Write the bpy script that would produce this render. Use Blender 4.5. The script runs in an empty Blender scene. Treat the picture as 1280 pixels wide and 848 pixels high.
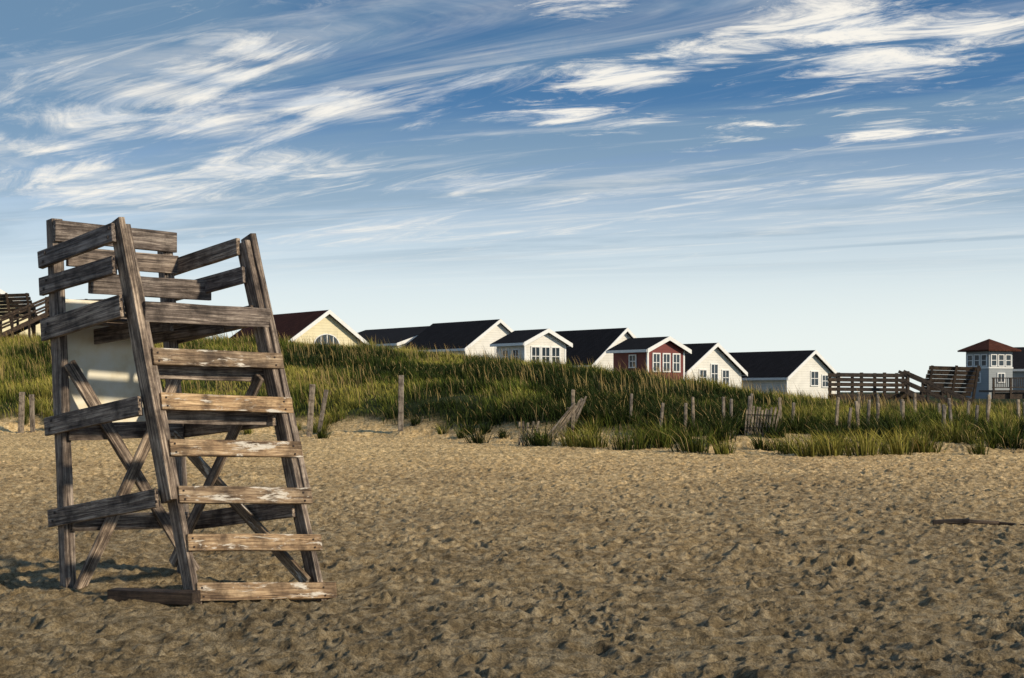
import bpy, math, random
import numpy as np
from mathutils import Vector, Matrix
random.seed(7); rng=np.random.default_rng(7)
scene=bpy.context.scene
scene.view_settings.view_transform='Standard'
scene.view_settings.look='None'
scene.view_settings.exposure=0
col=scene.collection
R=math.radians

# ---------------------------------------------------------------- noise
def _hash(ix,iy,seed):
    n=(ix.astype(np.int64)*374761393+iy.astype(np.int64)*668265263+seed*1442695041)&0xffffffff
    n=((n^(n>>13))*1274126177)&0xffffffff
    n=(n^(n>>16))&0xffffffff
    return n/4294967295.0
def vnoise(x,y,seed=0):
    ix=np.floor(x);iy=np.floor(y);fx=x-ix;fy=y-iy
    fx=fx*fx*(3-2*fx);fy=fy*fy*(3-2*fy)
    a=_hash(ix,iy,seed);b=_hash(ix+1,iy,seed);c=_hash(ix,iy+1,seed);d=_hash(ix+1,iy+1,seed)
    return a+(b-a)*fx+(c-a)*fy+(a-b-c+d)*fx*fy
def fbm(x,y,seed=0,o=4):
    s=np.zeros_like(x,dtype=float);a=.5;t=0
    for i in range(o):
        s+=a*vnoise(x,y,seed+i*17);t+=a;a*=.5
        x=x*2.03+3.7;y=y*2.03+1.3
    return s/t-.5
def sstep(a,b,x):
    t=np.clip((x-a)/(b-a),0,1);return t*t*(3-2*t)

# ---------------------------------------------------------------- terrain
def yb(X): return np.interp(X,[-40,-19,-4,1.4,6,13.5,30],[54,51,45,38.5,34,34.5,40])
def crest(X): return np.interp(X,[-26,-11.6,-5.6,-1.6,2.4,6.4,10.4,14.4,20,26],[4.1,3.8,3.3,2.85,2.35,1.7,1.1,.68,.42,.35])
def dune_t(X,Y):
    b=yb(X)+fbm(X*.25,Y*.25,5,3)*3.5
    return (Y-b)/21.0
def height(X,Y,fine=True):
    X=np.asarray(X,float);Y=np.asarray(Y,float)
    t=np.clip(dune_t(X,Y),0,1)
    c=crest(X)+fbm(X*.12,Y*.12,9,3)*.6
    rt_=sstep(0,8,X)
    z=c*(np.sin(t*math.pi/2)*(1-rt_)+rt_*t**1.25)
    back=sstep(74,105,Y)
    z=z*(1-back)+.9*back
    far=sstep(150,600,Y); z=z*(1-far)+0.5*far
    z=z+fbm(X*.35,Y*.35,21,3)*.10*(1+2*np.clip(t,0,1))
    z=z-.075*np.exp(-(((X+1.44)/.6)**2+((Y-10.3)/.6)**2))
    tt=dune_t(X,Y)+fbm(X*.8,Y*.8,61,3)*.12
    z=z+.20*sstep(-.06,.01,tt)*(1-sstep(.2,.5,tt))
    if fine:
        near=np.clip(1-t*8,0,1)
        amp=near
        z=z+fbm(X*1.5,Y*1.7,33,3)*.06*amp
        wx=X+fbm(X*1.3,Y*1.3,3,2)*.6;wy=Y+fbm(X*1.3,Y*1.3,4,2)*.6
        r1=1-np.abs(2*vnoise(wx*4.4,wy*6.2,41)-1)
        r2=1-np.abs(2*vnoise(wx*9.5,wy*13,43)-1)
        r3=1-np.abs(2*vnoise(wx*21,wy*27,45)-1)
        z=z+(r1**2*.030+r2**2*.024+r3**2*.010)*amp
        z=z+fbm(X*30,Y*30,47,2)*.009*amp
        for cs,dep,ra,seed in ((.42,.042,.11,100),(.23,.026,.055,200)):
            gx=np.floor(X/cs);gy=np.floor(Y/cs)
            for dx in (-1,0,1):
                for dy in (-1,0,1):
                    cx=gx+dx;cy=gy+dy
                    px=(cx+_hash(cx,cy,seed))*cs;py=(cy+_hash(cx,cy,seed+1))*cs
                    an=_hash(cx,cy,seed+2)*6.28
                    on=(_hash(cx,cy,seed+3)>.3)*(.4+.6*_hash(cx,cy,seed+4))
                    ux=(X-px)*np.cos(an)+(Y-py)*np.sin(an);uy=-(X-px)*np.sin(an)+(Y-py)*np.cos(an)
                    d2=(ux/(ra*1.25))**2+(uy/(ra*.7))**2
                    z=z+amp*on*dep*(-np.exp(-d2)+.55*np.exp(-(np.sqrt(d2)-1.5)**2*3.5))
        z=z-.025*amp
        for mx,my,mr,mh in ((2.15,12.2,.28,.10),(2.95,11.9,.30,.13),(-2.0,46,2.,.2)):
            z=z+mh*np.exp(-(((X-mx)/mr)**2+((Y-my)/(mr*.7))**2))
    return z
def veg(X,Y):
    t=dune_t(X,Y)
    n=fbm(X*.6,Y*.6,55,3)
    right=sstep(-1,6,X)
    start=.02*(1-right)+.03*right
    return sstep(start-.02,start+.09+.12*right,t+n*(.10+.20*right))
def H(x,y,fine=False): return float(height(np.array([x]),np.array([y]),fine)[0])

def mesh_from(name,verts,faces_quads,mat=None,smooth=False):
    me=bpy.data.meshes.new(name)
    nv=len(verts);nf=len(faces_quads)
    me.vertices.add(nv);me.vertices.foreach_set('co',np.asarray(verts,np.float32).ravel())
    k=faces_quads.shape[1]
    me.loops.add(nf*k);me.loops.foreach_set('vertex_index',faces_quads.astype(np.int32).ravel())
    me.polygons.add(nf);me.polygons.foreach_set('loop_start',np.arange(0,nf*k,k,dtype=np.int32))
    me.update(calc_edges=True)
    if smooth: me.polygons.foreach_set('use_smooth',np.ones(nf,bool))
    if mat: me.materials.append(mat)
    ob=bpy.data.objects.new(name,me);col.objects.link(ob)
    return ob

# ---------------------------------------------------------------- materials
def newmat(name):
    m=bpy.data.materials.new(name);m.use_nodes=True
    nt=m.node_tree;b=nt.nodes['Principled BSDF']
    return m,nt,b
def ramp(nt,stops):
    r=nt.nodes.new('ShaderNodeValToRGB');e=r.color_ramp.elements
    e[0].position=stops[0][0];e[0].color=(*stops[0][1],1)
    e[1].position=stops[-1][0];e[1].color=(*stops[-1][1],1)
    for p,c in stops[1:-1]:
        n=e.new(p);n.color=(*c,1)
    return r
def noise(nt,scale,detail=4,vec=None,rough=.5,dist=0):
    n=nt.nodes.new('ShaderNodeTexNoise');n.inputs['Scale'].default_value=scale
    n.inputs['Detail'].default_value=detail;n.inputs['Roughness'].default_value=rough
    n.inputs['Distortion'].default_value=dist
    if vec: nt.links.new(vec,n.inputs['Vector'])
    return n
def mixc(nt,fac,a,b,mode='MIX'):
    m=nt.nodes.new('ShaderNodeMix');m.data_type='RGBA';m.blend_type=mode
    for s,v in ((m.inputs[0],fac),(m.inputs[6],a),(m.inputs[7],b)):
        if hasattr(v,'type') and hasattr(v,'node'): nt.links.new(v,s)
        elif isinstance(v,(int,float)): s.default_value=v
        else: s.default_value=(*v,1)
    return m.outputs[2]
def math_(nt,op,a,b=0,clamp=False):
    m=nt.nodes.new('ShaderNodeMath');m.operation=op;m.use_clamp=clamp
    for s,v in ((m.inputs[0],a),(m.inputs[1],b)):
        if isinstance(v,(int,float)): s.default_value=v
        else: nt.links.new(v,s)
    return m.outputs[0]

def sand_material():
    m,nt,b=newmat('sand')
    geo=nt.nodes.new('ShaderNodeNewGeometry');pos=geo.outputs['Position']
    big=noise(nt,.35,3,pos);med=noise(nt,8,6,pos,.72);fine=noise(nt,90,2,pos,.7)
    r1=ramp(nt,[(.34,(.18,.135,.078)),(.48,(.40,.31,.18)),(.62,(.64,.53,.35))])
    nt.links.new(med.outputs[0],r1.inputs[0])
    r2=ramp(nt,[(.3,(.8,.78,.76)),(.7,(1.12,1.1,1.06))]);nt.links.new(big.outputs[0],r2.inputs[0])
    c=mixc(nt,1,r1.outputs[0],r2.outputs[0],'MULTIPLY')
    r3=ramp(nt,[(.34,(.52,.50,.48)),(.58,(1.18,1.15,1.11))]);nt.links.new(fine.outputs[0],r3.inputs[0])
    c=mixc(nt,.85,c,r3.outputs[0],'MULTIPLY')
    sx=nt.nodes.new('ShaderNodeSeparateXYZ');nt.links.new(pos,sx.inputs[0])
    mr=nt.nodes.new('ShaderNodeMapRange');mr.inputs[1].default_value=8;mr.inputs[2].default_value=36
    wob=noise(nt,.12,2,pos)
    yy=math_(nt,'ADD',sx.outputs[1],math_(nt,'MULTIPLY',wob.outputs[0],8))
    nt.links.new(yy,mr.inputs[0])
    # vignette painted into the sand colour: darker towards the camera, paler by the dune
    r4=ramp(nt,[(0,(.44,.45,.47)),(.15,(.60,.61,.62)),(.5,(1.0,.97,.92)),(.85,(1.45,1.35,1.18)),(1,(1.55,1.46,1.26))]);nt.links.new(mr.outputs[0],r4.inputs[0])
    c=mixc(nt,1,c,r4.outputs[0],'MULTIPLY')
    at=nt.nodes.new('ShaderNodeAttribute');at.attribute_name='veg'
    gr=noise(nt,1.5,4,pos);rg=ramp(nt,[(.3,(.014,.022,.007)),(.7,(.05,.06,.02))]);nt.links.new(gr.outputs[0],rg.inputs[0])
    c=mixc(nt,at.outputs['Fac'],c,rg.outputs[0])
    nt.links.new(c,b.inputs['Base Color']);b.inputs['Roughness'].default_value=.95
    b.inputs['Specular IOR Level'].default_value=.15
    bm=nt.nodes.new('ShaderNodeBump');bm.inputs['Strength'].default_value=.9;bm.inputs['Distance'].default_value=.055
    n2=noise(nt,18,6,pos,.72)
    nt.links.new(n2.outputs[0],bm.inputs['Height']);nt.links.new(bm.outputs[0],b.inputs['Normal'])
    return m

def wood_material(name,dark,mid,light,worn=None,wornamt=.6):
    m,nt,b=newmat(name)
    tc=nt.nodes.new('ShaderNodeTexCoord');oi=nt.nodes.new('ShaderNodeObjectInfo')
    off=nt.nodes.new('ShaderNodeVectorMath');off.operation='MULTIPLY_ADD'
    cb=nt.nodes.new('ShaderNodeCombineXYZ')
    for i in range(3): nt.links.new(oi.outputs['Random'],cb.inputs[i])
    nt.links.new(cb.outputs[0],off.inputs[0]);off.inputs[1].default_value=(31,17,23);nt.links.new(tc.outputs['Object'],off.inputs[2])
    mp=nt.nodes.new('ShaderNodeMapping');mp.inputs['Scale'].default_value=(1.3,34,34);nt.links.new(off.outputs[0],mp.inputs[0])
    g=noise(nt,1.6,8,mp.outputs[0],.75,.8)
    r=ramp(nt,[(.36,dark),(.48,mid),(.61,light)]);nt.links.new(g.outputs[0],r.inputs[0])
    bl=noise(nt,6,5,off.outputs[0],.65)
    rb=ramp(nt,[(.36,(.36,.33,.31)),(.59,(1.22,1.18,1.12))]);nt.links.new(bl.outputs[0],rb.inputs[0])
    c=mixc(nt,1,r.outputs[0],rb.outputs[0],'MULTIPLY')
    rr=ramp(nt,[(0,(.70,.71,.76)),(1,(1.2,1.12,1.0))]);nt.links.new(oi.outputs['Random'],rr.inputs[0])
    c=mixc(nt,1,c,rr.outputs[0],'MULTIPLY')
    if worn:
        mp2=nt.nodes.new('ShaderNodeMapping');mp2.inputs['Scale'].default_value=(3,14,14);nt.links.new(off.outputs[0],mp2.inputs[0])
        w=noise(nt,1.4,8,mp2.outputs[0],.7,.5)
        rw=ramp(nt,[(1-wornamt,(0,0,0)),(1-wornamt+.06,(1,1,1))]);nt.links.new(w.outputs[0],rw.inputs[0])
        c=mixc(nt,rw.outputs[0],c,worn)
    nt.links.new(c,b.inputs['Base Color']);b.inputs['Roughness'].default_value=.65
    b.inputs['Specular IOR Level'].default_value=.4
    bm=nt.nodes.new('ShaderNodeBump');bm.inputs['Strength'].default_value=1;bm.inputs['Distance'].default_value=.012
    nt.links.new(g.outputs[0],bm.inputs['Height']);nt.links.new(bm.outputs[0],b.inputs['Normal'])
    return m
def plain(name,c,rough=.7,var=.25,scale=3,metal=0):
    m,nt,b=newmat(name)
    tc=nt.nodes.new('ShaderNodeTexCoord')
    n=noise(nt,scale,6,tc.outputs['Object'],.6)
    r=ramp(nt,[(.3,tuple(v*(1-var) for v in c)),(.7,tuple(min(v*(1+var*.6),.95) for v in c))])
    nt.links.new(n.outputs[0],r.inputs[0]);nt.links.new(r.outputs[0],b.inputs['Base Color'])
    b.inputs['Roughness'].default_value=rough;b.inputs['Metallic'].default_value=metal
    return m
def siding(name,c):
    m,nt,b=newmat(name)
    tc=nt.nodes.new('ShaderNodeTexCoord')
    wv=nt.nodes.new('ShaderNodeTexWave');wv.wave_type='BANDS';wv.bands_direction='Z';wv.wave_profile='SAW'
    wv.inputs['Scale'].default_value=1.6;nt.links.new(tc.outputs['Object'],wv.inputs[0])
    r=ramp(nt,[(0,tuple(v*.72 for v in c)),(.2,c),(1,c)]);nt.links.new(wv.outputs[0],r.inputs[0])
    n=noise(nt,1.2,5,tc.outputs['Object']);r2=ramp(nt,[(.3,(.85,.85,.85)),(.6,(1,1,1))]);nt.links.new(n.outputs[0],r2.inputs[0])
    c2=mixc(nt,1,r.outputs[0],r2.outputs[0],'MULTIPLY')
    nt.links.new(c2,b.inputs['Base Color']);b.inputs['Roughness'].default_value=.6
    return m
def shingle(name,c):
    m,nt,b=newmat(name)
    tc=nt.nodes.new('ShaderNodeTexCoord')
    br=nt.nodes.new('ShaderNodeTexBrick');br.inputs['Scale'].default_value=1.5
    br.inputs['Color1'].default_value=(*c,1);br.inputs['Color2'].default_value=(*[v*.6 for v in c],1);br.inputs['Mortar'].default_value=(*[v*.35 for v in c],1)
    nt.links.new(tc.outputs['Object'],br.inputs[0])
    nt.links.new(br.outputs[0],b.inputs['Base Color']);b.inputs['Roughness'].default_value=.9
    b.inputs['Specular IOR Level'].default_value=.1
    return m
M_sand=sand_material()
M_wood=wood_material('weathered_wood',(.028,.020,.017),(.17,.137,.118),(.48,.42,.365))
M_rung=wood_material('worn_rung_wood',(.045,.025,.014),(.27,.185,.11),(.54,.42,.28),(.68,.62,.53),.45)
M_dwood=wood_material('old_deck_wood',(.018,.012,.009),(.048,.032,.022),(.105,.076,.052))
M_post=wood_material('fence_wood',(.08,.068,.055),(.25,.215,.175),(.42,.375,.31))
M_white=siding('white_siding',(.80,.78,.72));M_cream=siding('cream_siding',(.80,.72,.48));M_red=siding('red_siding',(.17,.03,.025));M_grey=siding('grey_blue_siding',(.30,.33,.35))
M_roof=shingle('dark_shingle',(.022,.02,.022));M_roofr=shingle('red_shingle',(.07,.024,.016));M_roofb=shingle('brown_shingle',(.11,.04,.025))
M_trim=plain('white_trim',(.8,.8,.78),.5,.08)
M_glass=plain('window_glass',(.03,.045,.06),.12,.3)
M_metal=plain('rusty_bolt',(.06,.045,.04),.5,.3,20,.6)

# ---------------------------------------------------------------- ground sheet
a=np.linspace(-.43,.43,1000)
g=np.geomspace(.4325,9,60)
T=np.concatenate([-g[::-1],a,g])
Yr=np.concatenate([np.linspace(-60,6.2,40)[:-1],np.geomspace(6.2,56,850)[:-1],np.geomspace(56,130,140)[:-1],np.geomspace(130,4000,50)])
W=np.maximum(Yr,7.0)
XX=T[None,:]*W[:,None];YY=np.repeat(Yr[:,None],len(T),1)
ZZ=height(XX,YY)
ny,nx=XX.shape
V=np.stack([XX,YY,ZZ],-1).reshape(-1,3)
idx=np.arange(ny*nx).reshape(ny,nx)
F=np.stack([idx[:-1,:-1],idx[:-1,1:],idx[1:,1:],idx[1:,:-1]],-1).reshape(-1,4)
ground=mesh_from('sand_beach_ground',V,F,M_sand,True)
at=ground.data.attributes.new('veg','FLOAT','POINT')
at.data.foreach_set('value',(veg(XX,YY)).ravel().astype(np.float32))

# ---------------------------------------------------------------- dune grass
def grass_mat():
    m,nt,b=newmat('dune_grass_blades')
    at=nt.nodes.new('ShaderNodeAttribute');at.attribute_name='gcol'
    nt.links.new(at.outputs['Color'],b.inputs['Base Color']);b.inputs['Roughness'].default_value=.75
    b.inputs['Specular IOR Level'].default_value=.1
    return m
M_grass=grass_mat()
def blades(name,x,y,h,w,c,lean=.35,out=None):
    n=len(x);z=height(x,y,False)-.03
    an=rng.uniform(0,6.283,n);wx=np.cos(an)*w;wy=np.sin(an)*w
    la=rng.uniform(0,6.283,n);l=np.abs(rng.normal(0,lean,n))*h
    lx=np.cos(la)*l-.18*h;ly=np.sin(la)*l
    if out is not None: lx=lx+out[0]*h*.9;ly=ly+out[1]*h*.9
    P=np.zeros((n,5,3))
    P[:,0]=np.stack([x-wx,y-wy,z],-1);P[:,1]=np.stack([x+wx,y+wy,z],-1)
    P[:,2]=np.stack([x+wx*.7+lx*.35,y+wy*.7+ly*.35,z+h*.6],-1);P[:,3]=np.stack([x-wx*.7+lx*.35,y-wy*.7+ly*.35,z+h*.6],-1)
    P[:,4]=np.stack([x+lx,y+ly,z+h*.95],-1)
    b=np.arange(n)[:,None]*5
    tri=np.concatenate([b+np.array([[0,1,2]]),b+np.array([[0,2,3]]),b+np.array([[3,2,4]])],0)
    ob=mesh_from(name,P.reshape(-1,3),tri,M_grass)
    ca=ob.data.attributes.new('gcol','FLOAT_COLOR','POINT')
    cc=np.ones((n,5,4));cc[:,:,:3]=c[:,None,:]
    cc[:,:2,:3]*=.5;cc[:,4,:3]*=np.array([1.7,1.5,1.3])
    ca.data.foreach_set('color',cc.ravel().astype(np.float32))
    return ob
def gcolor(x,y):
    n=fbm(x*.35,y*.22,77,4)*4.2+rng.normal(0,.22,len(x))
    n=np.clip(n+.40,0,1)[:,None]
    dk=np.array([.020,.034,.007]);md=np.array([.085,.115,.018]);lt=np.array([.30,.28,.062])
    c=np.where(n<.5,dk+(md-dk)*n*2,md+(lt-md)*(n-.5)*2)
    s=rng.random(len(x))<.07
    c[s]=np.array([.38,.29,.13])
    return c*rng.uniform(.5,1.4,(len(x),1))
N=600000
y=rng.uniform(30,80,N);x=rng.uniform(-1,1,N)*(.42*y+1.5)
v=veg(x,y);cl=fbm(x*1.1,y*1.1,88,3)
t=dune_t(x,y)
thin=(1-sstep(.1,.45,t))
rr_=sstep(-1,8,x)
keep=(v>.12)&(rng.random(N)<v*(1-.25*thin))&((cl>-.06)|(thin*(.4+.4*rr_)<rng.random(N)*.8))
keep&=(y<74)|(rng.random(N)<.5)
x=x[keep];y=y[keep];print('blades',len(x))
hh=(.16+.56*np.clip(fbm(x*.8,y*.8,91,3)*1.8+.33,0,1))*rng.uniform(.5,1.3,len(x))
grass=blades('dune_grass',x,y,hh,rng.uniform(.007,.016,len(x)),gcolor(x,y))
xs=[];ys=[];hs=[];ox=[];oy=[]
spots=[(-1.0,39.5,.35),(-6,43,.3)]
for i in range(250):
    X=rng.uniform(0,18);Y=float(yb(np.array(X)))+rng.uniform(-3.0,9)
    spots.append((X,Y,rng.uniform(.15,.62)))
for i in range(60):
    X=rng.uniform(-24,2);Y=float(yb(np.array(X)))+rng.uniform(-.4,3)
    spots.append((X,Y,rng.uniform(.15,.42)))
for X,Y,s in spots:
    k=int(50+s*260)
    gx=rng.normal(0,1,k);gy=rng.normal(0,1,k)
    xs.append(X+gx*s*.30);ys.append(Y+gy*s*.30);hs.append(np.full(k,.24+s*.75)*rng.uniform(.4,1.2,k))
    ox.append(gx*.3);oy.append(gy*.3)
xs=np.concatenate(xs);ys=np.concatenate(ys);hs=np.concatenate(hs)
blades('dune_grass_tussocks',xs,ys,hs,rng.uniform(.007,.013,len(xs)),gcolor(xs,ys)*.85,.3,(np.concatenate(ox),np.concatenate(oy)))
k=7500
y=rng.uniform(46,72,k);x=rng.uniform(-1,1,k)*.42*y
kp=(fbm(x*.3,y*.3,120,2)+.14*(x<-5)>.04)&(dune_t(x,y)>.15)
x=x[kp];y=y[kp]
c=np.tile(np.array([.34,.25,.10]),(len(x),1))*rng.uniform(.6,1.3,(len(x),1))
blades('sea_oats',x,y,rng.uniform(.6,1.05,len(x)),rng.uniform(.008,.014,len(x)),c,.15)

# ---------------------------------------------------------------- building helpers
def empty(name,loc=(0,0,0)):
    e=bpy.data.objects.new(name,None);e.location=loc;col.objects.link(e);e.empty_display_size=.3
    return e
def poly(name,verts,faces,mat,parent=None):
    me=bpy.data.meshes.new(name);me.from_pydata([tuple(v) for v in verts],[],faces);me.update()
    me.materials.append(mat);ob=bpy.data.objects.new(name,me);col.objects.link(ob)
    if parent: ob.parent=parent
    return ob
def board(name,p,q,h,t,side,parent,mat,ext=(0,0),bev=.005):
    p=Vector(p);q=Vector(q);dx=(q-p);L=dx.length;dx.normalize()
    s=Vector(side);s=(s-dx*s.dot(dx)).normalized();u=dx.cross(s)
    p=p-dx*ext[0];L=L+ext[0]+ext[1]
    n=max(2,int(L/.25));vs=[];fs=[]
    jr=lambda:random.uniform(-.0035,.0035) if bev>.004 else 0
    for i in range(n+1):
        X=L*i/n
        for a_,b_ in ((-1,-1),(1,-1),(1,1),(-1,1)):
            vs.append((X,a_*t/2+jr()*.5,b_*h/2+jr()))
    for i in range(n):
        for k in range(4):
            a0=i*4+k;a1=i*4+(k+1)%4;fs.append((a0,a1,a1+4,a0+4))
    fs.append((3,2,1,0));e=n*4;fs.append((e,e+1,e+2,e+3))
    ob=poly(name,vs,fs,mat)
    M=Matrix((dx,s,u)).transposed().to_4x4();M.translation=p
    if parent:
        ob.parent=parent;ob.matrix_local=parent_inv(parent)@M
    else: ob.matrix_world=M
    if bev:
        b=ob.modifiers.new('bevel','BEVEL');b.width=bev;b.segments=2;b.limit_method='ANGLE'
    return ob
def parent_inv(e):
    return Matrix.Translation(-e.location)

# ---------------------------------------------------------------- lifeguard chair
ch=empty('lifeguard_chair',(-2.4,10.3,0))
post={'FL':(Vector((-2.235,9.55,-.15)),Vector((-2.909,10.05,2.753))),
      'FR':(Vector((-1.40,10.28,-.22)),Vector((-2.115,10.8,2.72))),
      'BL':(Vector((-3.385,10.4,-.15)),Vector((-3.533,10.5,2.81))),
      'BR':(Vector((-2.67,11.15,-.15)),Vector((-2.879,11.25,2.80)))}
def on(k,z):
    a_,b_=post[k];f=(z-a_.z)/(b_.z-a_.z);return a_+(b_-a_)*f
U=Vector((.72,.69,0)).normalized()
B=Vector((-.80,.60,0)).normalized()
nF=-B
board('front_leg_left',on('FL',-.15)+U*.035,on('FL',2.72)+U*.035,.14,.048,U,ch,M_wood)
board('front_leg_left_outer',on('FL',.72)-U*.018+nF*.012,on('FL',2.765)-U*.018+nF*.012,.15,.05,U,ch,M_wood)
board('front_leg_right',on('FR',-.22)-U*.035,on('FR',2.68)-U*.035,.14,.048,U,ch,M_wood)
board('front_leg_right_outer',on('FR',.66)+U*.018+nF*.012,on('FR',2.735)+U*.018+nF*.012,.15,.05,U,ch,M_wood)
board('back_leg_left',on('BL',-.15),on('BL',2.83),.10,.09,U,ch,M_wood)
board('back_leg_right',on('BR',-.15),on('BR',2.80),.10,.09,U,ch,M_wood)
for i,(zb,zf,h) in enumerate(((2.53,2.665,.135),(2.32,2.435,.135),(1.985,2.135,.165),(1.245,1.405,.14),(.545,.75,.135))):
    off=-U*.072
    board('left_rail_%d'%i,on('BL',zb)+off,on('FL',zf)+off+U*.0,h,.04,U,ch,M_wood,ext=(.09,-.03 if i else .03))
    for k,z in (('BL',zb),('FL',zf)):
        for dz in (-.03,.035):
            c=on(k,z+dz)-U*.094+(-B*.01 if dz>0 else B*.02)
            board('bolt',c,c-U*.008,.022,.022,(0,0,1),ch,M_metal,bev=.003)
for i,(zb,zf,h) in enumerate(((2.53,2.65,.135),(2.32,2.42,.13),(1.98,2.10,.16),(1.19,1.31,.14),(.43,.615,.14))):
    board('right_rail_%d'%i,on('BR',zb)+U*.068,on('FR',zf)-U*.082,h,.04,U,ch,M_wood,ext=(.08,.0))
board('backrest_top',on('BL',2.735)-B*.068,on('BR',2.735)-B*.068,.165,.04,B,ch,M_wood,ext=(.05,.06))
board('backrest_mid',on('BL',2.545)-B*.07,on('BR',2.55)-B*.07,.15,.04,B,ch,M_wood,ext=(-.05,.06))
mid=lambda k1,z1,k2,z2,f:on(k1,z1)*(1-f)+on(k2,z2)*f
board('backrest_low',mid('BL',2.27,'FL',2.38,.45),mid('BR',2.27,'FR',2.38,.45),.155,.04,B,ch,M_wood,ext=(-.01,.04))
for i in range(5):
    f=.04+.2*i
    p=mid('BL',2.03,'FL',2.17,f+.02);q=mid('BR',2.03,'FR',2.13,f+.02)
    board('seat_slat_%d'%i,p,q,.036,.115,B,ch,M_wood,ext=(-.02,-.02))
board('seat_front',on('FL',2.085)+nF*.075+U*.01,on('FR',2.075)+nF*.075,.15,.04,B,ch,M_wood,ext=(-.01,-.0))
for f in (.3,.7):
    p=on('FL',2.02)*(1-f)+on('FR',2.02)*f;q=on('BL',1.93)*(1-f)+on('BR',1.93)*f
    board('seat_joist',p,q,.12,.04,U,ch,M_wood,ext=(-.06,-.02))
rz=((1.755,1.737),(1.43,1.395),(1.10,1.055),(.767,.703),(.433,.354),(.09,.0))
for i,(zl,zr) in enumerate(rz):
    slope=(post['FL'][1]-post['FL'][0]).normalized()
    sid=Vector((slope.cross(U))).normalized()
    board('ladder_rung_%d'%i,on('FL',zl)+nF*.078+U*.045,on('FR',zr)+nF*.078-U*.0,.125,.036,sid,ch,M_rung,ext=(.03,.07 if i>4 else .03))
    for k,z,sg in (('FL',zl,1),('FR',zr,-1)):
        for dz in (-.03,.03):
            c=on(k,z+dz)+nF*.098+U*.05*sg
            board('bolt',c,c+nF*.006,.014,.014,(0,0,1),ch,M_metal,bev=.002)
    if i in(0,1):
        board('rung_back_%d'%i,on('FL',zl-.10)-nF*.08+U*.04,on('FR',zr-.10)-nF*.08-U*.04,.12,.036,B,ch,M_wood)
board('back_rail_low',on('BL',.50)-B*.07,on('BR',.45)-B*.07,.13,.038,B,ch,M_wood)
board('back_rail_mid',on('BL',1.19)-B*.072,on('BR',1.2)-B*.072,.13,.038,B,ch,M_wood)
board('back_brace_1',on('BL',1.72)-B*.115,on('BR',.05)-B*.115,.095,.035,B,ch,M_wood,ext=(0,.02))
board('back_brace_2',on('BR',1.75)-B*.152,on('BL',.02)-B*.152,.095,.035,B,ch,M_wood,ext=(0,.06))
board('side_brace_1',on('BR',1.2)-U*.07,on('FR',.06)-U*.105,.09,.035,U,ch,M_rung)
board('side_brace_2',on('FR',1.62)-U*.14,on('BR',.1)-U*.11,.09,.035,U,ch,M_wood)
board('ground_skid',(-2.86,9.72,.05),(-2.22,9.50,.06),.09,.11,(0.3,1,0),ch,M_dwood,ext=(0,.02))
mS,ntS,bS=newmat('sign_face')
tcS=ntS.nodes.new('ShaderNodeTexCoord');nS=noise(ntS,4,6,tcS.outputs['Object'],.6)
rS=ramp(ntS,[(.3,(.70,.60,.40)),(.5,(.86,.81,.66)),(.7,(.9,.88,.79))]);ntS.links.new(nS.outputs[0],rS.inputs[0]);ntS.links.new(rS.outputs[0],bS.inputs['Base Color'])
p=on('BL',1.72)+B*.062;q=on('BR',1.72)+B*.062
board('sign_panel',p+(q-p)*.03,p+(q-p)*.80,1.0,.02,B,ch,mS,bev=.003)

# ---------------------------------------------------------------- houses
def window(e,F,cx,cz,w,h,arch=False,mull=1,proud=.0):
    fr=.09
    def rect(nm,u0,u1,v0,v1,o0,o1,mat):
        vs=[F(u,v_,o) for o in (o0,o1) for u,v_ in ((u0,v0),(u1,v0),(u1,v1),(u0,v1))]
        poly(nm,vs,[(0,1,2,3),(4,5,6,7),(0,1,5,4),(1,2,6,5),(2,3,7,6),(3,0,4,7)],mat,e)
    if arch:
        n=14
        for nm,rr,o,mat in (('arch_frame',w/2+fr,.05,M_trim),('arch_glass',w/2,.075,M_glass)):
            vs=[F(cx-rr,cz,o),F(cx+rr,cz,o)]+[F(cx+rr*math.cos(math.pi*i/n),cz+rr*h/(w/2)*math.sin(math.pi*i/n),o) for i in range(1,n)]
            poly(nm,vs,[tuple(range(len(vs)))],mat,e)
        for i in (-1,0,1):
            rect('arch_mullion',cx+i*w/4-.03,cx+i*w/4+.03,cz,cz+h*(.8 if i else .95),.08,.10,M_trim)
        return
    rect('window_glass',cx-w/2,cx+w/2,cz-h/2,cz+h/2,.0,.03,M_glass)
    rect('window_frame_top',cx-w/2-fr,cx+w/2+fr,cz+h/2,cz+h/2+fr,.0,.07,M_trim)
    rect('window_frame_sill',cx-w/2-fr,cx+w/2+fr,cz-h/2-fr,cz-h/2,.0,.09,M_trim)
    rect('window_frame_l',cx-w/2-fr,cx-w/2,cz-h/2,cz+h/2,.0,.068,M_trim)
    rect('window_frame_r',cx+w/2,cx+w/2+fr,cz-h/2,cz+h/2,.0,.068,M_trim)
    for i in range(mull):
        u=cx-w/2+w*(i+1)/(mull+1);rect('mullion',u-.025,u+.025,cz-h/2,cz+h/2,.03,.055,M_trim)
    rect('mullion_h',cx-w/2,cx+w/2,cz-.025,cz+.025,.03,.052,M_trim)
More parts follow.
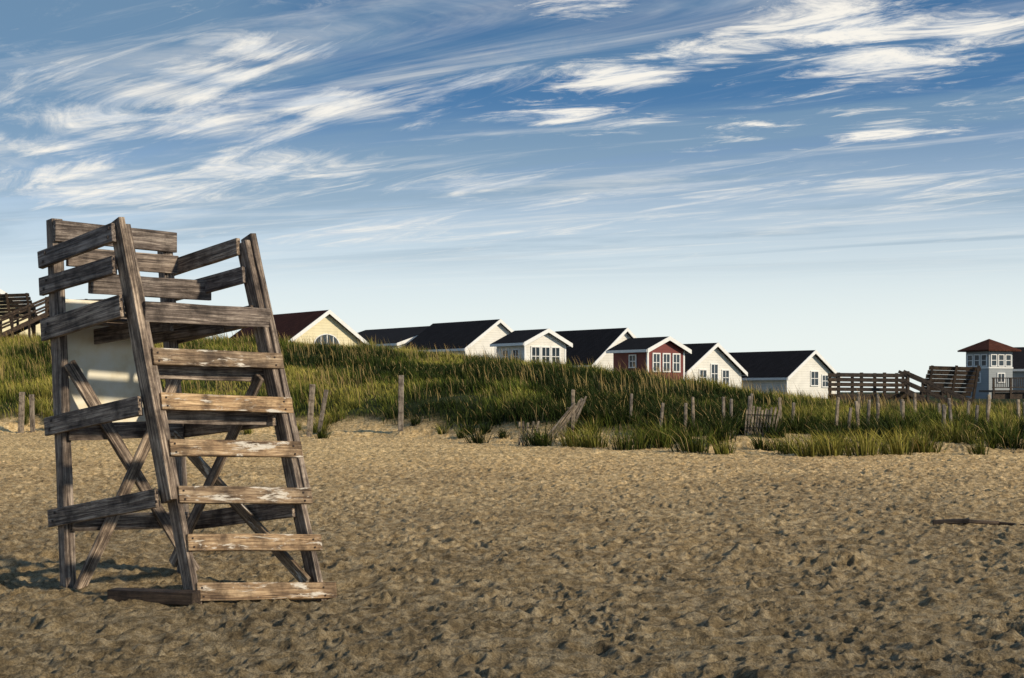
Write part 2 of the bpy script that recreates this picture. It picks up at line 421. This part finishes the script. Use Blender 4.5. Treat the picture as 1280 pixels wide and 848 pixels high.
def house(X,Y,b,W_,L,eave,peak,wall,roof,wins=(),sidewins=(),name='beach_house',trim=M_trim,z0=.4,oh=.35):
    e=empty(name,(X,Y,z0))
    sb,cb_=math.sin(R(b)),math.cos(R(b))
    def P(u,d,z):
        return (u*cb_-d*sb,u*sb+d*cb_,z-z0)
    w=W_/2
    v=[P(-w,0,z0-.9),P(w,0,z0-.9),P(w,0,eave),P(0,0,peak),P(-w,0,eave)]
    v+=[P(-w,L,z0-.9),P(w,L,z0-.9),P(w,L,eave),P(0,L,peak),P(-w,L,eave)]
    poly('walls',v,[(0,1,2,3,4),(9,8,7,6,5),(0,4,9,5),(1,6,7,2)],wall,e)
    sl=(peak-eave)/w;th=.16
    for s,nm in ((-1,'roof_left'),(1,'roof_right')):
        a_=[];
        for d in (-oh,L+oh):
            for u,zz in ((0,peak+.02),(s*(w+oh),peak+.02-sl*(w+oh)),(s*(w+oh),peak+.02+th-sl*(w+oh)),(0,peak+.02+th)):
                a_.append(P(u,d,zz))
        poly(nm,a_,[(0,1,2,3),(7,6,5,4),(0,4,5,1),(1,5,6,2),(2,6,7,3),(3,7,4,0)],roof,e)
        bt=.2;a_=[]
        for d in (-oh-.06,-oh-.005):
            for u,zz in ((0,peak-bt+.1),(s*(w+oh),peak-bt+.1-sl*(w+oh)),(s*(w+oh),peak+.04+th-sl*(w+oh)),(0,peak+.04+th)):
                a_.append(P(u,d,zz))
        poly('rake_board',a_,[(0,1,2,3),(7,6,5,4),(0,4,5,1),(1,5,6,2),(2,6,7,3),(3,7,4,0)],trim,e)
        a_=[]
        for d in (-oh,L+oh):
            for uu,zz in ((s*(w+oh+.005),0),(s*(w+oh+.06),0),(s*(w+oh+.06),.2),(s*(w+oh+.005),.2)):
                a_.append(P(uu,d,peak-.03-sl*(w+oh)+zz))
        poly('fascia',a_,[(0,1,2,3),(7,6,5,4),(0,4,5,1),(1,5,6,2),(2,6,7,3),(3,7,4,0)],trim,e)
    for s in (-1,1):
        a_=[]
        for d in (-.03,.10):
            for uu in (s*(w-.12),s*(w+.03)):
                for zz in (z0-.9,eave-.05): a_.append(P(uu,d,zz))
        poly('corner_board',a_,[(0,1,3,2),(4,6,7,5),(0,4,5,1),(2,3,7,6),(0,2,6,4),(1,5,7,3)],trim,e)
    FR=lambda u,v_,o:P(u,-o,v_)
    for wn in wins: window(e,FR,*wn)
    FS=lambda u,v_,o:P(-w-o,u,v_)
    for wn in sidewins: window(e,FS,*wn)
    return e
house(-12.96,95,40,6.2,9,4.9,7.03,M_cream,M_roofr,[(0,4.75,2.0,.75,True),(-1.1,4.2,.7,.8),(1.1,4.2,.7,.8)])
house(-6.2,125,40,10.5,12.6,5.77,7.46,M_white,M_roof,[(-2.5,5.2,.8,.9)])
house(-1.22,115,40,6.9,8.8,5.15,7.45,M_white,M_roof,[(0.2,5.2,.8,.9),(1.5,4.6,.8,.9)])
house(2.45,100,38,3.9,3.3,5.05,5.95,M_white,M_roof,[(-.95,4.1,.7,1.3),(.95,4.1,.7,1.3),(0,4.1,.7,1.3)],[(1.0,4.1,.6,.9),(2.2,4.1,.6,.9)],z0=.8)
house(8.9,108,40,7,7.8,3.66,6.4,M_white,M_roof,[(-.3,3.9,.8,1.2),(.75,3.9,.8,1.2)])
house(11.1,98,38,3.7,3.6,4.5,5.3,M_red,M_roof,[(-1.0,3.6,.6,1.2),(1.0,3.6,.6,1.2),(0,3.6,.6,1.2)],[(1.5,3.7,.6,.8)],z0=.8)
house(15.6,105,40,6.3,5.4,3.04,5.1,M_white,M_roof,[(-1.3,2.6,.7,1.1),(0,2.9,.7,1.4),(1.3,2.6,.7,1.1)])
house(24.7,112,40,6.5,10,2.7,4.75,M_white,M_roof,[(0.3,2.6,.9,1.1),(1.7,2.4,.7,.9)])
house(-33.5,88,62,8,9,6.4,8.0,M_cream,M_roof,[],[],z0=1.5)
rh=house(53,121,64,8.5,9,3.5,5.4,M_grey,M_roof,[(0,3,1,1)],[(2,2.6,.8,1.1),(4,2.6,.8,1.1),(6,2.6,.8,1.1)],z0=.8)
tw=empty('lookout_tower',(41.4,118,1))
def box(nm,c,s,mat,par,rot=0):
    cx,cy,cz=c;sx,sy,sz=[k/2 for k in s]
    vs=[];cr,sr=math.cos(rot),math.sin(rot)
    for dz in (-sz,sz):
        for dx,dy in ((-sx,-sy),(sx,-sy),(sx,sy),(-sx,sy)):
            vs.append((cx+dx*cr-dy*sr,cy+dx*sr+dy*cr,cz+dz))
    ob=poly(nm,vs,[(3,2,1,0),(4,5,6,7),(0,1,5,4),(1,2,6,5),(2,3,7,6),(3,0,4,7)],mat,par);return ob
rt=R(25);w=1.35
box('tower_walls',(0,0,1.8),(2*w,2*w,4.7),M_grey,tw,rt)
hv=[(-w-.5,-w-.5,4.1),(w+.5,-w-.5,4.1),(w+.5,w+.5,4.1),(-w-.5,w+.5,4.1),(0,0,5.1),(-w-.5,-w-.5,3.98),(w+.5,-w-.5,3.98),(w+.5,w+.5,3.98),(-w-.5,w+.5,3.98)]
hv=[(a_*math.cos(rt)-b_*math.sin(rt),a_*math.sin(rt)+b_*math.cos(rt),c_) for a_,b_,c_ in hv]
poly('tower_roof',hv,[(0,1,4),(1,2,4),(2,3,4),(3,0,4),(5,6,1,0),(6,7,2,1),(7,8,3,2),(8,5,0,3),(8,7,6,5)],M_roofb,tw)
for ang,cnt in ((rt,3),(rt-math.pi/2,3),(rt+math.pi/2,3)):
    ux,uy=math.cos(ang),math.sin(ang);ox_,oy_=uy,-ux
    Fn=lambda u,v_,o,ux=ux,uy=uy,ox=ox_,oy=oy_:(u*ux+(w+o)*ox,u*uy+(w+o)*oy,v_)
    for i in range(cnt): window(tw,Fn,-.82+.82*i,3.2,.52,.9,False,0)
    window(tw,Fn,0,1.7,.7,.7)
    vs=[Fn(u,v_,o) for o in (0,.06) for u,v_ in ((-w-.02,2.5),(w+.02,2.5),(w+.02,2.62),(-w-.02,2.62))]
    poly('belt_course',vs,[(0,1,2,3),(4,5,6,7),(0,1,5,4),(1,2,6,5),(2,3,7,6),(3,0,4,7)],M_trim,tw)
dk=empty('house_deck',(44.0,112,.8))
box('deck_floor',(0,0,.75),(10,3.2,.18),M_dwood,dk)
box('rail_top',(0,-1.5,1.82),(10,.09,.08),M_dwood,dk);box('rail_low',(0,-1.5,1.05),(10,.05,.08),M_dwood,dk)
for i in range(66): box('baluster',(-4.95+i*.151,-1.5,1.44),(.045,.045,.68),M_dwood,dk)
for i in range(8): box('deck_post',(-4.9+i*1.4,-1.58,.5),(.16,.12,2.7),M_dwood,dk)
box('skirt',(0,-1.42,.15),(10,.05,1.0),M_dwood,dk)

# ---------------------------------------------------------------- dune walkovers
def walkover(name,X,Y,z,mirror=1,scale=1):
    e=empty(name,(X,Y,z))
    def bd(nm,p,q,h,t,s=(0,1,0)):
        p=Vector(p);q=Vector(q);p.x*=mirror;q.x*=mirror
        board(nm,p*scale+e.location,q*scale+e.location,h*scale,t*scale,s,e,M_dwood,bev=0)
    for i in range(4): bd('platform_plank',(-2.6,-.6+i*.4,0),(.4,-.6+i*.4,0),.36,.06,(0,0,1))
    for yv in (-.8,.8):
        bd('rim',(-2.7,yv,-.05),(.45,yv,-.05),.24,.06)
        for k in range(4): bd('rail',(-2.7,yv,.28+k*.21),(.4,yv,.24+k*.21),.15,.05)
        for xx in (-2.6,-1.6,-.6,.38): bd('post',(xx,yv+.07,-1.8),(xx,yv+.07,1.0),.12,.12)
    for k in range(7):
        bd('bench_slat',(1.0+k*.05,-.5-k*.06,.12+k*.18),(3.3+k*.05,-.3-k*.06,.06+k*.18),.17,.04,(0,1,.3))
    for xx in (1.15,2.2,3.15): bd('bench_support',(xx,-.35,-1.5),(xx+.3,-.85,1.3),.1,.09)
    for yv in (-1.5,-.75):
        bd('stringer',(.1,yv,.2),(2.8,yv-.6,-1.2),.24,.06);bd('handrail',(.0,yv,1.05),(2.8,yv-.6,-.25),.12,.06);bd('mid_rail',(.0,yv,.65),(2.8,yv-.6,-.65),.10,.05)
        for k in range(4): bd('stair_post',(.2+k*.8,yv-.18*k,1.05-k*.39),(.2+k*.8,yv-.18*k,-1.0-k*.25),.10,.10)
    for k in range(8): bd('tread',(.2+k*.33,-1.5-k*.075,.14-k*.17),(.2+k*.33,-.75-k*.075,.14-k*.17),.28,.05,(0,0,1))
    return e
walkover('wooden_dune_walkway',18.8,67,1.32,1,1.12)
walkover('wooden_dune_walkway',-23.6,71,5.3,-1,1.0)

# ---------------------------------------------------------------- fences
def fpost(name,X,Y,h,lean=0,r=.07,parent=None,mat=M_post):
    z=H(X,Y)
    return board(name,(X,Y,z-.2),(X+lean,Y,z+h),r*2,r*1.7,(0,1,0),parent,mat,bev=.02)
f1=empty('dune_fence_post_row',(0,46,0))
pl=[(-6.75,45.2,1.75,.12,.09),(-6.55,45.8,1.5,.3,.07),(-3.62,44.2,1.85,.02,.085),(-17.7,49,1.5,.05,.09),(-17.4,49.4,1.4,-.05,.08)]
for p_ in pl: fpost('post',*p_,parent=f1)
f2=empty('sand_fence',(8,40,0))
for i,X in enumerate(np.linspace(3.6,15,24)):
    Y=37.6+rng.uniform(-1.2,1.8);X+=rng.uniform(-.35,.35)
    fpost('post',X,Y,rng.uniform(.7,1.05),rng.uniform(-.12,.12),.042,f2)
for i,X in enumerate(np.linspace(11.5,18.5,12)):
    fpost('post',X+rng.uniform(-.3,.3),46+rng.uniform(-3,1),rng.uniform(.75,1.1),rng.uniform(-.1,.1),.048,f2)
def lath_run(x0,y0,x1,y1,n,h,fan=0,lean0=0):
    for i in range(n):
        f=i/(n-1);X=x0+(x1-x0)*f;Y=y0+(y1-y0)*f;z=H(X,Y)
        l=lean0+fan*f+random.uniform(-.03,.03)
        board('lath',(X,Y,z-.05),(X+l*h,Y,z+h*random.uniform(.9,1.05)*math.sqrt(max(.1,1-l*l*.5))),.05,.012,(0,1,0),f2,M_post,bev=0)
    for zz in (.3,.75):
        xa=x0+lean0*h*zz;xb=x1+(lean0+fan)*h*zz
        board('wire',(xa,y0-.02,H(x0,y0)+zz*h),(xb,y1-.02,H(x1,y1)+zz*h),.015,.01,(0,1,0),f2,M_metal,bev=0)
lath_run(.9,38.6,1.65,38.8,13,1.15,-.35,.75)
fpost('post',1.72,38.7,1.3,.02,.05,f2)
lath_run(6.1,35.6,6.8,35.4,11,.75,.1,.1)
lath_run(-16.5,50,-15.2,49.5,12,.8,.3,-.5)
lath_run(.2,38.0,.6,38.0,5,.7,.2,0)

dw=empty('driftwood',(5.3,14.9,0))
pp=[(4.75,15.3),(5.1,15.2),(5.45,15.25),(5.8,15.0)]
for i in range(3):
    a_,b_=pp[i],pp[i+1]
    board('branch',(a_[0],a_[1],H(*a_,True)+.03),(b_[0],b_[1],H(*b_,True)+.03),.055-.01*i,.055-.01*i,(0,1,0),dw,M_dwood,ext=(.02,.02),bev=.012)

# ---------------------------------------------------------------- world
w_=bpy.data.worlds.new('World');scene.world=w_;w_.use_nodes=True
nt=w_.node_tree;bg=nt.nodes['Background']
AZ=math.degrees(math.atan2(.86,-.5));EL=27
tc=nt.nodes.new('ShaderNodeTexCoord')
sp=nt.nodes.new('ShaderNodeSeparateXYZ');nt.links.new(tc.outputs['Generated'],sp.inputs[0])
cbn=nt.nodes.new('ShaderNodeCombineXYZ')
nt.links.new(sp.outputs[0],cbn.inputs[0]);nt.links.new(sp.outputs[1],cbn.inputs[1])
nt.links.new(math_(nt,'MULTIPLY',sp.outputs[2],2.8),cbn.inputs[2])
nm=nt.nodes.new('ShaderNodeVectorMath');nm.operation='NORMALIZE';nt.links.new(cbn.outputs[0],nm.inputs[0])
sky=nt.nodes.new('ShaderNodeTexSky');sky.sky_type='NISHITA';sky.sun_disc=False
sky.sun_elevation=R(EL);sky.sun_rotation=R(AZ);sky.air_density=1.0;sky.dust_density=.6;sky.ozone_density=2.0
nt.links.new(nm.outputs[0],sky.inputs[0])
z=math_(nt,'MAXIMUM',sp.outputs[2],.03)
cp=nt.nodes.new('ShaderNodeCombineXYZ')
nt.links.new(math_(nt,'DIVIDE',sp.outputs[0],z),cp.inputs[0]);nt.links.new(math_(nt,'DIVIDE',sp.outputs[1],z),cp.inputs[1])
def mapped(sx,sy,loc=(0,0,0),rot=145):
    m0=nt.nodes.new('ShaderNodeMapping');m0.vector_type='TEXTURE'
    m0.inputs['Rotation'].default_value=(0,0,R(rot));nt.links.new(cp.outputs[0],m0.inputs[0])
    m1=nt.nodes.new('ShaderNodeMapping');m1.inputs['Scale'].default_value=(sx,sy,1);m1.inputs['Location'].default_value=loc
    nt.links.new(m0.outputs[0],m1.inputs[0]);return m1.outputs[0]
def smask(val,a_,b_):
    m0=nt.nodes.new('ShaderNodeMapRange');m0.interpolation_type='SMOOTHSTEP'
    m0.inputs[1].default_value=a_;m0.inputs[2].default_value=b_;nt.links.new(val,m0.inputs[0]);return m0.outputs[0]
def clusters(lst):
    """cloud banks at positions on the cloud deck (units of cloud height)"""
    acc=None
    for cu,cv,r,amt in lst:
        dn=nt.nodes.new('ShaderNodeVectorMath');dn.operation='DISTANCE'
        nt.links.new(cp.outputs[0],dn.inputs[0]);dn.inputs[1].default_value=(cu,cv,0)
        s_=nt.nodes.new('ShaderNodeMapRange');s_.interpolation_type='SMOOTHSTEP'
        s_.inputs[1].default_value=r*1.6;s_.inputs[2].default_value=0;s_.inputs[4].default_value=amt
        nt.links.new(dn.outputs['Value'],s_.inputs[0])
        acc=s_.outputs[0] if acc is None else math_(nt,'MAXIMUM',acc,s_.outputs[0])
    return acc
cl1=clusters([(-1.45,4.2,.28,.6),(-1.95,5.5,.4,.9),(-1.55,5.0,.45,1),(-1.2,4.6,.42,1),(-.95,4.25,.3,.9),(-.76,3.98,.22,.9),(-1.15,5.1,.45,1),(-.62,4.75,.36,.95),(-.35,4.6,.3,.5),(-.05,4.3,.4,.4),
              (-2.0,6.6,.8,.95),(-1.0,6.0,.6,.8),(-.2,6.4,.6,.5),(1.9,6.7,.6,.8),(1.2,6.9,.6,.65),(.5,7.4,.7,.5),(-.9,8.6,.9,.6),(.2,8.4,.7,.5)])
cl2=clusters([(.35,4.3,.27,1.1),(.52,4.05,.25,.9),(.18,4.9,.25,1.05),(.42,5.1,.24,.9),(.02,4.95,.24,.95),(.20,3.5,.2,.9),(.72,3.9,.26,.8),(.93,3.75,.36,1.1),(1.1,4.1,.36,1.1),(1.25,3.75,.3,1),(1.45,5.2,.28,.95),(1.2,4.6,.3,.75),(.9,5.2,.3,.55),(1.65,4.7,.35,.5)])
streak=noise(nt,1,8,mapped(.8,3.0,(3,1,0),128),.68,1.0)
puff=noise(nt,1,8,mapped(2.4,4.2,(1.5,4.1,0),150),.70,.6)
m1=smask(math_(nt,'ADD',streak.outputs[0],math_(nt,'MULTIPLY',cl1,.27)),.55,.86)
m2=smask(math_(nt,'ADD',puff.outputs[0],math_(nt,'MULTIPLY',cl2,.30)),.61,.87)
wide=noise(nt,1,7,mapped(.45,1.8,(6.3,3.3,0),150),.64,.8)
m3=math_(nt,'MULTIPLY',smask(wide.outputs[0],.48,.74),.5)
mm=math_(nt,'MAXIMUM',math_(nt,'MAXIMUM',m1,m2),m3,True)
mm=math_(nt,'MULTIPLY',mm,smask(sp.outputs[2],.05,.14))
mm=math_(nt,'MULTIPLY',mm,.95)
band=noise(nt,1,6,mapped(.18,.7,(5,9,0),152),.6,.8)
bm_=math_(nt,'MULTIPLY',smask(band.outputs[0],.42,.60),smask(sp.outputs[2],.075,.12))
bm_=math_(nt,'MULTIPLY',bm_,.5)
c0=mixc(nt,1,sky.outputs[0],(.66,1.08,1.24),'MULTIPLY')
hz=nt.nodes.new('ShaderNodeMapRange');hz.interpolation_type='SMOOTHSTEP';hz.inputs[1].default_value=0.02;hz.inputs[2].default_value=.225
hz.inputs[3].default_value=.98;hz.inputs[4].default_value=0;nt.links.new(sp.outputs[2],hz.inputs[0])
c0=mixc(nt,hz.outputs[0],c0,(7.4,7.9,7.6))
c1=mixc(nt,bm_,c0,(2.1,3.2,4.2))
cc_=mixc(nt,smask(puff.outputs[0],.36,.58),(6.0,6.4,6.8),(8.7,8.3,7.5))
c2=mixc(nt,mm,c1,cc_)
nt.links.new(c2,bg.inputs[0]);bg.inputs[1].default_value=.115
w_.cycles.sampling_method='MANUAL';w_.cycles.sample_map_resolution=512

# ---------------------------------------------------------------- sun
sd=bpy.data.lights.new('sun','SUN');sd.energy=4.1;sd.angle=R(2.5);sd.color=(1,.85,.63)
so=bpy.data.objects.new('sun',sd);col.objects.link(so)
d=Vector((math.sin(R(AZ))*math.cos(R(EL)),math.cos(R(AZ))*math.cos(R(EL)),math.sin(R(EL))))
so.rotation_euler=d.to_track_quat('Z','Y').to_euler();so.location=d*60

# ---------------------------------------------------------------- camera
cd=bpy.data.cameras.new('camera');cd.sensor_width=36;cd.lens=36*1700/1280;cd.clip_end=6000;cd.clip_start=.1
cd.shift_y=66/1280
co=bpy.data.objects.new('camera',cd);col.objects.link(co);co.location=(0,0,1.5);co.rotation_euler=(R(90),0,0)
scene.camera=co
